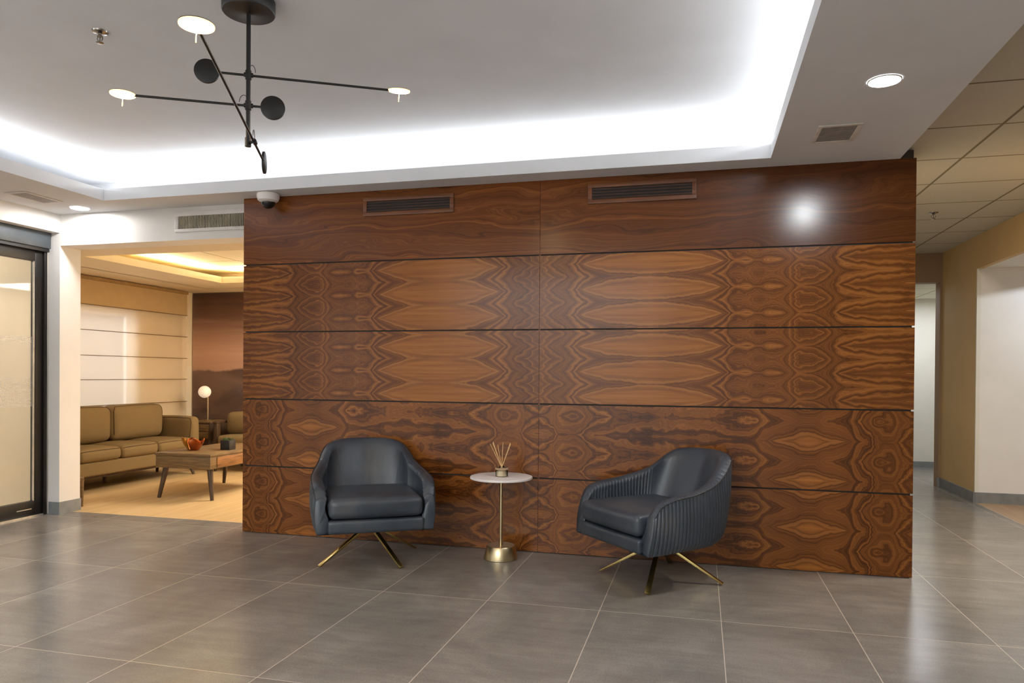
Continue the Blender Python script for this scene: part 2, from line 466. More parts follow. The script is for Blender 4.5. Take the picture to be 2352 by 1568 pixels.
def sheer():
    t = NT('sheer_blind_fabric')
    p = t.obj()
    w = t.noise(t.mapping(p, (1, 300, 300)), 1.0, 2)
    df = t.n('ShaderNodeBsdfDiffuse'); t.set(df.inputs[0], t.ramp(w, [(.3, lin((226, 208, 176))), (.7, lin((240, 224, 194)))]))
    tl = t.n('ShaderNodeBsdfTranslucent'); tl.inputs[0].default_value = lin((248, 238, 222))
    tr = t.n('ShaderNodeBsdfTransparent'); tr.inputs[0].default_value = (1, 1, 1, 1)
    m1 = t.n('ShaderNodeMixShader'); m1.inputs[0].default_value = .45
    m2 = t.n('ShaderNodeMixShader'); m2.inputs[0].default_value = .36
    t.t.links.new(df.outputs[0], m1.inputs[1]); t.t.links.new(tl.outputs[0], m1.inputs[2])
    t.t.links.new(m1.outputs[0], m2.inputs[1]); t.t.links.new(tr.outputs[0], m2.inputs[2])
    return t.surface(m2.outputs[0])
M['sheer'] = sheer()
M['led_cool'] = emis('cool_lamp_glow', (244, 248, 255), 120)
def warm_disc():
    t = NT('warm_lamp_glow')
    X, Y, Z = t.sep(t.obj())[:3]
    r = t.math('SQRT', t.math('ADD', t.math('MULTIPLY', X, X), t.math('MULTIPLY', Y, Y)))
    f = t.smooth(r, .047, .036)
    e = t.n('ShaderNodeEmission')
    t.set(e.inputs[0], t.mix(f, lin((255, 196, 124)), lin((255, 222, 164))))
    t.set(e.inputs[1], t.math('ADD', 3.0, t.math('MULTIPLY', f, 40)))
    return t.surface(e.outputs[0])
M['led_warm'] = warm_disc()
M['globe'] = plain('opal_globe', (236, 222, 200), .35, 0, .01, **{'Emission Color': lin((255, 232, 204)), 'Emission Strength': .28})

# ------------------------------------------------------------------ setting
def slab(name, mat, *boxes, **kw):
    mb = MB()
    for b in boxes: mb.box(*b)
    return struct(mb.build(name, mat, **kw))

YB = -7.2   # wall behind the photographer
slab('floor_tiled', M['floor'], (XL - 2.4, XR, YB, 0.262, -.12, 0), (WL, XR, .262, 6.2, -.12, 0), (XR, XR + 1.0, 4.0, 6.2, -.12, 0))
slab('floor_lounge', M['loungefloor'], (-3.3, WL, .262, 3.6, -.12, 0.001))
slab('floor_side_room', M['sidefloor'], (XR, XR + 4.0, YB, 3.0, -.12, 0.001))
slab('trim_lounge_threshold', M['alu'], (XL, 0, .256, .264, -.01, .002))
slab('trim_side_threshold', M['alu'], (XR - .006, XR + .006, YB, 2.98, -.01, .002))

# veneered wall: core and its panels
core = slab('wall_center', M['ventdark'], (.012, WL - .012, .012, .24, 0, 2.49))
mats = [veneer('walnut_row_bottom', 'oval', .02, 3.0), veneer('walnut_row_low', 'oval', .548, 3.0),
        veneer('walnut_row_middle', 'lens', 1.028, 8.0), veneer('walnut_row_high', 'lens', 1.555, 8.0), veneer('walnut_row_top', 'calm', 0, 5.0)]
ph = H / 5
for k in range(5):
    z0 = k * ph + (.005 if k else .004); z1 = (k + 1) * ph - (.005 if k < 4 else 0)
    for (xa, xb) in ((0, SEAM - .0012), (SEAM + .0012, WL)):
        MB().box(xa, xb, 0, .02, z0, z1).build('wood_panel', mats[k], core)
MB().box(SEAM - .006, SEAM + .006, .006, .014, 0.01, H).build('joint_strip', M['woodvent'], core)

# left wall with the entrance, beam over the lounge opening, column
slab('wall_left', M['white'], (XL - .25, XL, YB, -3.1, 0, H), (XL - .1, XL, -3.1, YH, 2.292, H),
     (-3.3, XL, YH, .345, 0, 2.43))
slab('wall_lounge_front', M['white'], (XL, .02, YH, .345, LZ, H))
slab('baseboard_left', M['greybase'], (XL - .10, XL + .008, YH - .008, .35, 0, .10))
# raised ceiling and soffit ring
slab('ceiling', M['ceiling'], (XL - .1, WL + .1, YB, .4, CZ, CZ + .1))
slab('ceiling_soffit_back', M['ceiling'], (XL, 4.36, -.184, .34, H, 2.524))
slab('ceiling_soffit_right', M['ceiling'], (3.633, 4.36, YB, -.184, H, 2.524))
slab('ceiling_soffit_left', M['ceiling'], (XL, -1.066, YB, -.184, H, 2.524))
slab('ceiling_soffit_front', M['ceiling'], (-1.066, 3.633, YB, -5.6, H, 2.524))
slab('wall_cove', M['ceiling'], (XL - .1, XL, YB, .3, H, CZ), (XL, WL, .32, .4, 2.495, CZ), (4.3, 4.36, YB, .32, 2.524, CZ))
# corridor
slab('ceiling_corridor', M['tileceil'], (4.36, XR + .2, YB, 4.1, RZ, RZ + .08))
slab('wall_right', M['tan'], (XR, XR + .05, 3.0, 4.0, 0, RZ), (XR, XR + .05, YB, 3.0, LZ, RZ))
slab('wall_corridor_header', M['brown'], (WL, XR, 4.0, 4.15, LZ, RZ))
slab('wall_corridor_jamb', M['brown'], (5.716, XR + .05, 4.001, 4.15, 0, LZ))
slab('wall_corridor_left', M['cream'], (WL - .1, WL - .012, .24, 4.1, 0, RZ))
slab('wall_far', M['cream'], (4.3, 7.4, 5.84, 5.95, 0, LZ), (XR + .9, XR + 1.0, 4.0, 5.9, 0, LZ), (XR + .045, XR + 1.0, 4.0, 4.03, 0, LZ))
slab('ceiling_far', M['fartile'], (4.3, 7.4, 4.15, 5.95, LZ, LZ + .08))
slab('baseboard_far', M['greybase'], (4.3, 6.7, 5.828, 5.84, 0, .075))
slab('baseboard_pillar', M['greybase'], (XR - .014, XR, 2.99, 4.0, 0, .10), (5.70, XR, 3.988, 4.0, 0, .10))
# side room on the right
slab('wall_side_room', M['white'], (XR + .004, XR + 4.0, 2.996, 3.1, 0, LZ), (XR + 3.9, XR + 4.0, YB, 3.0, 0, LZ))
slab('trim_pillar_edge', M['cream'], (XR - .002, XR + .03, 2.993, 3.01, .10, LZ))
slab('baseboard_side_room', M['greybase'], (XR, XR + 3.9, 2.984, 2.996, 0, .10))
slab('ceiling_side_room', M['cream'], (XR + .05, XR + 4.0, YB, 3.1, LZ, LZ + .06))
# wall behind the photographer
slab('wall_back', M['white'], (XL - .2, XR + 4.0, YB - .12, YB, 0, CZ))

# lounge shell
slab('ceiling_lounge', M['lounge'], (-3.3, -2.06, .345, 3.5, LZ, LZ + .07), (-2.06, 1.0, .345, .64, LZ, LZ + .07), (-2.06, 1.0, 2.55, 3.5, LZ, LZ + .07))
slab('ceiling_lounge_raised', M['loungetile'], (-2.7, 1.3, .36, 3.2, 2.36, 2.42))
slab('wall_lounge_cove', M['lounge'], (-2.62, -2.60, .36, 3.1, LZ, 2.37), (-2.6, 1.3, 3.0, 3.02, LZ, 2.37))
WX = -3.12
slab('wall_lounge_window', M['lounge'], (WX - .2, WX, .3, 1.0, 0, LZ), (WX - .2, WX, 2.40, 3.5, 0, LZ), (WX - .2, WX, 1.0, 2.40, 1.85, LZ), (WX - .2, WX, 1.0, 2.40, 0, .45))
slab('wall_lounge_back', M['lounge'], (WX, 1.1, 3.40, 3.5, 0, LZ))
slab('wall_lounge_right', M['lounge'], (1.0, 1.1, .3, 3.4, 0, LZ))
win = MB()
win.box(WX - .12, WX - .06, 1.0, 1.05, .45, 1.85).box(WX - .12, WX - .06, 2.35, 2.40, .45, 1.85)
win.box(WX - .12, WX - .06, 1.05, 2.35, 1.80, 1.85).box(WX - .12, WX - .06, 1.05, 2.35, .45, .5)
wo = struct(win.build('window_1', M['alu']))
MB().box(WX - .095, WX - .09, 1.05, 2.35, .5, 1.8).build('window_pane', M['glass'], wo)

# mural covering the lounge back wall
mu = thing('wall_mural', 'brown desert dune photograph mural covering the lounge back wall behind the globe lamp', 'mural', (-1.7, 3.40, 0))
MB().box(-1.405, 1.7, -.014, -.001, .001, LZ - .004).build('mural_print', M['mural'], mu)

# roman blind
bl = thing('roman_blind', 'sheer beige roman blind with dark battens drawn down over the lounge window', 'blind', (-3.06, 2.1, 2.15))
fb = MB()
zs = [(-.002, -.27), (-.27, -.54), (-.54, -.81), (-.81, -1.07), (-1.07, -1.35), (-1.35, -1.62)]
for i, (za, zb) in enumerate(zs):
    n = 6
    vs, fs = [], []
    for j in range(n + 1):
        f = j / n; z = za + (zb - za) * f
        x = .010 * math.sin(PI * f)
        vs += [(x, -1.1, z), (x, 1.1, z)]
    for j in range(n): fs.append((2 * j, 2 * j + 1, 2 * j + 3, 2 * j + 2))
    fb.add(vs, fs)
fb.build('fabric_panel', M['sheer'], bl)
vf_ = MB()
vf_.quad((.018, -1.1, -.006), (.018, 1.1, -.006), (.022, 1.1, -.275), (.022, -1.1, -.275)); vf_.build('top_fold', plain('blind_fold', (184, 158, 116), .9, 0, .015), bl)
for (za, zb) in zs[:-1]:
    MB().box(.008, .026, -1.1, 1.1, zb - .004, zb + .003).build('batten', M['stained'], bl)
MB().box(-.03, .03, -1.11, 1.11, -.005, .03).build('headrail', plain('headrail', (150, 122, 78), .6), bl)

# exterior seen through the blind and the vestibule behind the entrance
ex = thing('exterior_building', 'pale building wall with two small square windows seen faintly through the sheer blind', 'building', (-6.6, 2.2, 0))
MB().box(-.2, 0, -6, 8, -.1, 4).build('facade', M['exterior'], ex)
for yy in (3.62, 4.88):
    MB().box(-.01, .02, yy - .16, yy + .16, 1.05, 1.37).build('small_window', M['dark_window'], ex)
slab('wall_vestibule', M['cream'], (-4.4, -4.3, -3.4, .14, 0, 2.6), (-4.4, -2.03, -3.5, -3.4, 0, 2.6))
slab('wall_vestibule_side', paint('vestibule_cream', (240, 226, 200)), (-4.4, -1.93, .125, .139, 0, 2.6))
slab('ceiling_vestibule', M['cream'], (-4.4, -2.06, -3.5, .14, 2.6, 2.66))
slab('floor_vestibule', plain('vestibule_floor', (226, 224, 222), .4), (-4.4, -2.03, -3.5, .12, 0, .004))

# entrance door
dr = struct(MB().box(-2.03, -1.915, .098, .125, 0, 2.16).box(-2.03, -1.915, -3.1, -3.05, 0, 2.16).build('door_1', M['frame'], bevel=.003))
dr['label'] = 'black framed sliding glass entrance door'
MB().box(-2.03, -1.885, -3.1, .13, 2.162, 2.292).build('operator_header', plain('header_grey', (78, 84, 88), .4, .3), dr, bevel=.004)
MB().box(-2.02, -1.90, -3.1, .128, 2.135, 2.162).build('header_track', M['black'], dr)
MB().box(-2.03, -1.92, -3.1, .098, 0, .012).build('floor_track', M['alu'], dr)
for (ya, yb) in ((-1.50, .096), (-3.05, -1.53)):
    lf = MB()
    lf.box(-1.975, -1.93, yb - .07, yb, .015, 2.134).box(-1.975, -1.93, ya, ya + .07, .015, 2.134)
    lf.box(-1.975, -1.93, ya + .07, yb - .07, 2.05, 2.134).box(-1.975, -1.93, ya + .07, yb - .07, .015, .125)
    leaf = lf.build('sliding_leaf', M['frame'], dr, bevel=.003)
    MB().box(-1.957, -1.951, ya + .06, yb - .06, .115, 2.06).build('door_pane', M['film'], leaf)
    MB().box(-1.9305, -1.927, yb - .23, yb - .10, .062, .068).build('rail_strip', M['alu'], leaf)
    MB().box(-1.95, -1.935, yb - .078, yb - .070, .125, 2.05).build('glazing_bead', M['alu'], leaf)

# ------------------------------------------------------------------ vents, grille, camera, sprinklers, downlights
VG = 'walnut framed vents in the top row of the wall'
def wall_vent(x0, x1, z0, z1, label):
    w = thing('wall_vent', label, 'vent', ((x0 + x1) / 2, 0, (z0 + z1) / 2), group=VG)
    a, b = (x1 - x0) / 2, (z1 - z0) / 2; fw = .027
    fr = MB()
    fr.box(-a, a, -.014, -.0005, b - fw, b).box(-a, a, -.014, -.0005, -b, -b + fw)
    fr.box(-a, -a + fw, -.014, -.0005, -b + fw, b - fw).box(a - fw, a, -.014, -.0005, -b + fw, b - fw)
    fr.build('frame', M['woodvent'], w, bevel=.002)
    MB().box(-a + fw, a - fw, -.003, -.0006, -b + fw, b - fw).build('backing', M['black'], w)
    for i in range(4):
        z = -b + fw + (2 * b - 2 * fw) * (i + .5) / 4
        MB().add([(-a + fw, -.012, z - .002), (a - fw, -.012, z - .002), (a - fw, -.0035, z + .006), (-a + fw, -.0035, z + .006),
                  (-a + fw, -.012, z - .0045), (a - fw, -.012, z - .0045), (a - fw, -.0035, z + .0035), (-a + fw, -.0035, z + .0035)],
                 [(0, 1, 2, 3), (7, 6, 5, 4), (0, 4, 5, 1), (2, 6, 7, 3), (0, 3, 7, 4), (1, 5, 6, 2)]).build('slat', M['ventslat'], w)
wall_vent(.958, 1.624, 2.262, 2.392, 'slatted walnut vent high on the wall above the left armchair')
wall_vent(2.535, 3.214, 2.268, 2.397, 'slatted walnut vent high on the wall to the right of the middle seam')

g = thing('air_grille', 'white air grille with fine vertical louvers on the beam above the lounge opening', 'grille', (-.37, YH, 2.327))
fr = MB()
a, b, fx, fz = .333, .079, .033, .030
fr.box(-a, a, -.014, -.0005, b - fz * 1.2, b).box(-a, a, -.014, -.0005, -b, -b + fz * .8)
fr.box(-a, -a + fx, -.014, -.0005, -b + fz * .8, b - fz * 1.2).box(a - fx, a, -.014, -.0005, -b + fz * .8, b - fz * 1.2)
fr.build('frame', M['plastic'], g, bevel=.002)
MB().box(-a + fx, a - fx, -.002, -.0006, -b + fz * .8, b - fz * 1.2).build('backing', M['ventdark'], g)
lo = MB()
for i in range(44):
    x = -a + fx + (2 * a - 2 * fx) * (i + .5) / 44
    lo.box(x - .0022, x + .0022, -.011, -.002, -b + fz * .8, b - fz * 1.2)
lo.build('louver_panel', plain('louver', (196, 186, 166), .5), g)

def ceiling_vent(x0, x1, y0, y1, z, label, mat, mat2, lx):
    w = thing('ceiling_vent', label, 'vent', ((x0 + x1) / 2, (y0 + y1) / 2, z), group='flat vents in the soffit')
    a, b, f = (x1 - x0) / 2, (y1 - y0) / 2, .022
    fr = MB()
    fr.box(-a, a, b - f, b, -.008, -.0005).box(-a, a, -b, -b + f, -.008, -.0005).box(-a, -a + f, -b + f, b - f, -.008, -.0005).box(a - f, a, -b + f, b - f, -.008, -.0005)
    fr.build('frame', mat, w, bevel=.002)
    ln = MB()
    n = 9
    for i in range(n):
        if lx:
            y = -b + f + (2 * b - 2 * f) * (i + .5) / n
            ln.box(-a + f, a - f, y - .009, y + .006, -.006, -.002)
        else:
            x = -a + f + (2 * a - 2 * f) * (i + .5) / n
            ln.box(x - .009, x + .006, -b + f, b - f, -.006, -.002)
    ln.build('louver_panel', mat2, w)
    MB().box(-a + f, a - f, -b + f, b - f, -.0015, -.0004).build('backing', M['ventdark'], w)
ceiling_vent(3.815, 4.025, -.71, -.425, H, 'grey square vent in the right soffit beyond the bright downlight', M['ventwhite'], M['ventgrey'], True)
ceiling_vent(-1.57, -1.385, -.55, -.23, H, 'pale vent in the left soffit above the entrance door', M['ventwhite'], M['ventgrey'], False)

d = thing('ceiling_camera', 'white dome security camera under the soffit at the left end of the walnut wall', 'camera', (.262, -.095, H))
MB().lathe([(.074, -.0005), (.078, -.006), (.078, -.028), (.070, -.05), (.052, -.062)], seg=40).build('housing', M['plastic'], d)
MB().lathe([(.050, -.060), (.047, -.078), (.036, -.095), (.018, -.105), (.002, -.108)], seg=32).build('dome', plain('smoked_dome', (26, 24, 24), .12), d)
MB().lathe([(.0505, -.060), (.0505, -.066), (.047, -.066)], seg=32, cap=False).build('chrome_ring', M['chrome'], d)

def sprinkler(x, y, z, s, label):
    t = thing('sprinkler_head', label, 'sprinkler', (x, y, z), group='chrome fire sprinkler heads')
    MB().lathe([(.036 * s, 0), (.034 * s, -.006 * s), (.018 * s, -.010 * s), (.014 * s, -.012 * s)], seg=28).build('escutcheon', M['chrome'], t)
    MB().lathe([(.009 * s, -.010 * s), (.009 * s, -.026 * s)], seg=12).tube([(-.012 * s, 0, -.024 * s), (-.016 * s, 0, -.035 * s), (-.004 * s, 0, -.052 * s)], .0025 * s, 6).tube(
        [(.012 * s, 0, -.024 * s), (.016 * s, 0, -.035 * s), (.004 * s, 0, -.052 * s)], .0025 * s, 6).lathe([(.013 * s, -.024 * s), (.013 * s, -.027 * s)], seg=12).tube([(0, 0, -.026 * s), (0, 0, -.052 * s)], .003 * s, 6).build('frame_arm', M['chrome'], t)
    MB().lathe([(.006 * s, -.050 * s), (.017 * s, -.054 * s), (.017 * s, -.056 * s), (.004 * s, -.058 * s)], seg=14).build('deflector', M['chrome'], t)
sprinkler(0.581, -1.919, CZ, .95, 'chrome sprinkler head on the raised ceiling left of the mobile lamp')
sprinkler(5.055, 1.87, RZ, 1.0, 'small sprinkler head on the tiled corridor ceiling')

def downlight(x, y, z, r, label):
    t = thing('downlight', label, 'ceiling light', (x, y, z), group='round recessed downlights')
    MB().lathe([(r * 1.10, -.0005), (r * 1.09, -.004), (r * 1.02, -.006), (r * .99, -.004)], seg=48, cap=False).build('trim_ring', M['plastic'], t)
    MB().lathe([(r * .99, -.004), (r * .2, -.006)], seg=48).build('diffuser', M['led_cool'], t)
    return t
downlight(4.0, -1.245, H, .062, 'bright white round downlight in the right soffit')
downlight(-1.45, -.02, H, .062, 'glowing round downlight in the corner of the left soffit')

# ------------------------------------------------------------------ mobile ceiling lamp
ml = thing('mobile_lamp', 'black mobile ceiling lamp with three glowing discs on crossing rods', 'ceiling lamp', (1.415, -2.007, CZ))
MB().lathe([(.096, -.0005), (.105, -.002), (.1065, -.006), (.1065, -.053), (.103, -.058), (.02, -.059), (.010, -.061)], seg=64).build('canopy', M['black'], ml)
MB().lathe([(.0090, -.055), (.0090, -.612)], seg=20).build('pole', M['black'], ml)
def mobile_arm(z, led, cw, piv, tie, tilt=0):
    """one horizontal rod: glowing disc at one end, flat counterweight at the other"""
    L, W_, P_ = Vector((led[0] - 1.415, led[1] + 2.007, z - CZ)), Vector((cw[0] - 1.415, cw[1] + 2.007, z - CZ)), Vector((piv[0] - 1.415, piv[1] + 2.007, z - CZ))
    dr_ = (L - W_).normalized()
    rod = MB().tube([W_ + dr_ * .046, L - dr_ * .042], .0050, 12).build('rod', M['black'], ml)
    j = MB(); j.tube([P_ - dr_ * .018, P_ + dr_ * .018], .0095, 14)
    if P_.length and (P_ - Vector((0, 0, P_.z))).length > .005:
        j.tube([(0, 0, P_.z), P_], .006, 12)
    j.lathe([(.0125, -.018), (.0125, .018)], c=(0, 0, P_.z), seg=20)
    j.build('joint', M['black'], rod)
    wire = []
    for k in range(9):
        t = PI * k / 8
        wire.append(P_ + dr_ * (tie * (1 - math.cos(t)) / 2) + Vector((0, 0, .012 + .03 * math.sin(t))))
    MB().tube(wire, .0014, 6).build('wire', M['black'], rod)
    nrm = dr_.cross(Vector((0, 0, 1))).normalized()
    Mx = Matrix((dr_, Vector((0, 0, 1)), nrm)).transposed()
    MB().lathe([(.047, -.006), (.0495, -.0045), (.0495, .0045), (.047, .006)], c=W_, seg=48, M=Mx).build('counterweight', M['black'], rod)
    Tl = Matrix.Rotation(tilt, 3, dr_)
    MB().lathe([(.046, .006), (.0475, .0055), (.0475, .0035), (.046, .003)], seg=48, M=Tl).build('lamp_cap', M['black'], rod, loc=L)
    MB().lathe([(.0472, .0034), (.0477, .001), (.0470, -.002), (.044, -.0028), (.03, -.0029), (.012, -.0029)], seg=48, M=Tl).build('lamp_disc', M['led_warm'], rod, loc=L)
    MB().tube([L + Vector((0, 0, -.004)), L + Vector((-.002, 0, -.047))], .0013, 8).build('switch_stem', plain('stem', (236, 208, 160), .3), rod)
mobile_arm(2.406, (1.958, -1.701), (1.272, -2.082), (1.416, -2.007), 0.027, math.radians(9))
mobile_arm(2.28, (0.994, -2.23), (1.499, -1.957), (1.415, -2.005), 0.036)
mobile_arm(2.127, (1.89, -2.934), (1.311, -1.733), (1.445, -2.005), 0.045)

# ------------------------------------------------------------------ swivel armchairs
def cr(p0, p1, p2, p3, t):
    return [0.5 * ((2 * b) + (-a + c) * t + (2 * a - 5 * b + 4 * c - d) * t * t + (-a + 3 * b - 3 * c + d) * t ** 3) for a, b, c, d in zip(p0, p1, p2, p3)]
def sstep(x, a, b):
    t = max(0, min(1, (x - a) / (b - a))); return t * t * (3 - 2 * t)

def shell_curves(N):
    ob = [(.338, -.350, .234), (.344, -.28, .234), (.348, -.19, .234), (.346, -.03, .234), (.318, .14, .236), (.208, .265, .240), (0, .305, .242)]
    ot = [(.346, -.316, .432), (.358, -.272, .490), (.364, -.185, .520), (.358, -.03, .540), (.314, .155, .590), (.234, .315, .700), (0, .398, .718)]
    ib = [(.272, -.335, .320), (.275, -.27, .320), (.276, -.19, .320), (.274, -.03, .320), (.242, .085, .320), (.15, .165, .320), (0, .186, .320)]
    it = [(.284, -.312, .426), (.290, -.268, .482), (.297, -.185, .510), (.296, -.04, .530), (.256, .118, .584), (.192, .262, .696), (0, .342, .714)]
    half = [a + b + c + d for a, b, c, d in zip(ob, ot, ib, it)]
    sgn = [-1, 1, 1] * 4
    full = half + [tuple(s * v for s, v in zip(sgn, h)) for h in reversed(half[:-1])]
    n = len(full)
    fine = []
    for i in range(n - 1):
        p0 = full[max(i - 1, 0)]; p3 = full[min(i + 2, n - 1)]
        if i == 0: p0 = tuple(2 * a - b for a, b in zip(full[0], full[1]))
        if i == n - 2: p3 = tuple(2 * a - b for a, b in zip(full[-1], full[-2]))
        for k in range(60): fine.append(cr(p0, full[i], full[i + 1], p3, k / 60))
    fine.append(list(full[-1]))
    acc = [0]
    for a, b in zip(fine, fine[1:]):
        acc.append(acc[-1] + math.dist([(a[0] + a[3]) / 2, (a[1] + a[4]) / 2], [(b[0] + b[3]) / 2, (b[1] + b[4]) / 2]))
    out = []; j = 0
    for k in range(N + 1):
        d = acc[-1] * k / N
        while j < len(acc) - 2 and acc[j + 1] < d: j += 1
        f = (d - acc[j]) / max(acc[j + 1] - acc[j], 1e-9)
        out.append([a + (b - a) * f for a, b in zip(fine[j], fine[j + 1])])
    return out

NP = 74
def make_chair(label, loc, rz, base_rz):
    root = thing('swivel_armchair', label, 'armchair', loc, 0, 'blue black leather swivel armchairs')
    N = NP * 8
    C = shell_curves(N)
    R_ = Matrix.Rotation(rz, 3, 'Z')
    nrm = []
    for k in range(N + 1):
        a, b = C[max(k - 1, 0)], C[min(k + 1, N)]
        tx, ty = (b[0] + b[3]) - (a[0] + a[3]), (b[1] + b[4]) - (a[1] + a[4])
        l = math.hypot(tx, ty); nrm.append(Vector((ty / l, -tx / l, 0)))
    # right front -> back -> left front runs counter-clockwise, so the outward normal is (ty,-tx)
    def outer(k, t):
        c = C[k]; b, tp = Vector(c[0:3]), Vector(c[3:6])
        p = b.lerp(tp, t)
        s = k / N
        bul = .020 * math.sin(PI * t) * (1 - .4 * abs(2 * s - 1))
        rnd = -.034 * max(0, 1 - t / .16) ** 2 * sstep(min(s, 1 - s), .0, .18)
        pl = abs(math.sin(PI * NP * s)) ** .8
        wgt = sstep(t, .0, .06) * (1 - .55 * sstep(t, .93, 1.0)) * sstep(min(s, 1 - s), 0, .012)
        return p + nrm[k] * (bul + rnd + (.0085 * pl - .006) * wgt)
    T = 14
    vs, fs = [], []
    for k in range(N + 1):
        for i in range(T + 1): vs.append(R_ @ outer(k, i / T))
    for k in range(N):
        for i in range(T):
            a = k * (T + 1) + i; b = (k + 1) * (T + 1) + i
            fs.append((a, b, b + 1, a + 1))
    # underside
    ring = [k * (T + 1) for k in range(0, N + 1, 8)]
    vs.append(R_ @ Vector((0, -.04, .238))); ci = len(vs) - 1
    for a, b in zip(ring, ring[1:]): fs.append((a, ci, b))
    fs.append((ring[-1], ci, ring[0]))
    MB().add(vs, fs).build('pleated_shell', M['leather'], root, 60)
    # rim and inner lining, pleated on the arms and smooth on the back
    def rim_in(k, i):
        c = C[k]; ot_, ib_, it_ = outer(k, 1.0), Vector(c[6:9]), Vector(c[9:12])
        s = k / N; e = min(s, 1 - s)
        if i <= 6:
            f = i / 6; p = ot_.lerp(it_, f); p.z += .016 * math.sin(PI * f)
        else:
            f = (i - 6) / 12; p = it_.lerp(ib_, f)
            p = p + nrm[k] * (.012 * math.sin(PI * f)) * (1 - 1.6 * sstep(e, .30, .45))
        w = (1 - sstep(e, .255, .30)) * sstep(e, 0, .012) * sstep(i, 3, 7)
        pl = abs(math.sin(PI * NP * s)) ** .8
        return p - nrm[k] * (.008 * pl - .005) * w
    vs, fs = [], []
    J = 18
    for k in range(N + 1):
        for i in range(J + 1): vs.append(R_ @ rim_in(k, i))
    for k in range(N):
        for i in range(J):
            a = k * (J + 1) + i; b = (k + 1) * (J + 1) + i
            fs.append((a, a + 1, b + 1, b))
    bk = MB().add(vs, fs).build('backrest', M['leather'], root, 60)
    MB().tube([R_ @ (outer(k, 1.0) + Vector((0, 0, .001)) + nrm[k] * .001) for k in range(0, N + 1, 3)], .0028, 6).build('piping', M['leather_dark'], bk)
    # arm fronts
    for k in (0, N):
        L = [outer(k, i / T) for i in range(T + 1)] + [rim_in(k, i) for i in range(1, J + 1)]
        L.append(Vector((L[-1].x, L[-1].y - .004, .237)))
        cen = sum(L, Vector()) / len(L)
        fw = Vector((0, -1, 0))
        l2 = [p + fw * .003 + (cen - p) * .02 for p in L]; l3 = [p + fw * .007 + (cen - p) * .12 for p in L]
        n = len(L); vs = [R_ @ p for p in L + l2 + l3]; fs = []
        for a in (0, n):
            for i in range(n): fs.append((a + i, a + (i + 1) % n, a + n + (i + 1) % n, a + n + i))
        fs.append(tuple(range(2 * n, 3 * n)))
        MB().add(vs, fs).build('arm_front', M['leather'], root, 50)
    def rb(name, mat, *a, **k):
        m = MB().rbox(*a, **k); m.v = [tuple(R_ @ Vector(p)) for p in m.v]
        return m.build(name, mat, root, 60)
    rb('front_rail', M['leather'], -.280, .280, -.366, -.29, .234, .314, r=.018, puff=(0, .006, 0))
    rb('seat_deck', M['leather_dark'], -.255, .255, -.30, .15, .240, .318, r=.01)
    rb('seat_cushion', M['leather'], -.274, .274, -.372, .178, .321, .440, r=.036, n=5, puff=(.004, .010, .020), cuts=10)
    # swivel base
    MB().lathe([(.034, .240), (.034, .215), (.026, .190), (.024, .180)], seg=28).build('swivel_hub', M['black'], root)
    for q in range(4):
        a = base_rz + q * PI / 2
        c, s = math.cos(a), math.sin(a)
        MB().bar((c * .006, s * .006, .214), (c * .352, s * .352, .0075), .026, .020, .030, .010).build('leg', M['legbrass'], root, bevel=.002)
    return root
make_chair('blue black leather swivel armchair facing forward, left of the marble side table', (1.225, -.435, 0), math.radians(32), math.radians(58))
make_chair('blue black leather swivel armchair turned to the left, showing its pleated side', (3.03, -.400, 0), math.radians(-48), math.radians(-7.5))

# ------------------------------------------------------------------ side table and reed diffuser
TXY = (2.028, -.215)
st = thing('side_table', 'round white marble side table on a thin brass stem with a heavy brass foot', 'side table', TXY + (0,))
MB().lathe([(.190, .506), (.197, .508), (.199, .514), (.197, .521), (.190, .523)], seg=72).build('table_top', M['marble'], st)
MB().lathe([(.0105, .083), (.0105, .507)], seg=20).build('stem', M['brass'], st)
MB().lathe([(.104, 0), (.108, .002), (.108, .006), (.092, .080), (.088, .085), (.012, .085)], seg=64).build('foot', M['brass'], st)
rd = thing('reed_diffuser', 'small glass reed diffuser with pale sticks on the marble side table', 'diffuser', (2.036, -.235, .5235))
MB().lathe([(.037, .0005), (.040, .004), (.040, .050), (.034, .056), (.016, .058), (.014, .062), (.014, .068), (.011, .068), (.011, .058), (.030, .052), (.036, .046), (.036, .006)], seg=36, cap=False).build('jar', M['glass'], rd)
MB().lathe([(.035, .004), (.036, .007), (.036, .036), (.002, .0362)], seg=32).build('scented_oil', plain('oil', (240, 226, 190), .3, 0, .03, 40), rd)
MB().lathe([(.0405, .043), (.0415, .046), (.0415, .053), (.036, .057)], seg=36, cap=False).build('collar', plain('collar', (176, 150, 118), .3), rd)
for (dx, dz, dy) in ((-.078, .205, .0), (-.064, .216, .02), (-.058, .212, -.01), (-.030, .198, .01), (.004, .214, .01), (.052, .214, .01), (.060, .208, -.015)):
    MB().tube([(-dx * .28, -dy * .3, .012), (dx, dy, dz)], .0022, 8).build('reed_stick', M['reed'], rd)

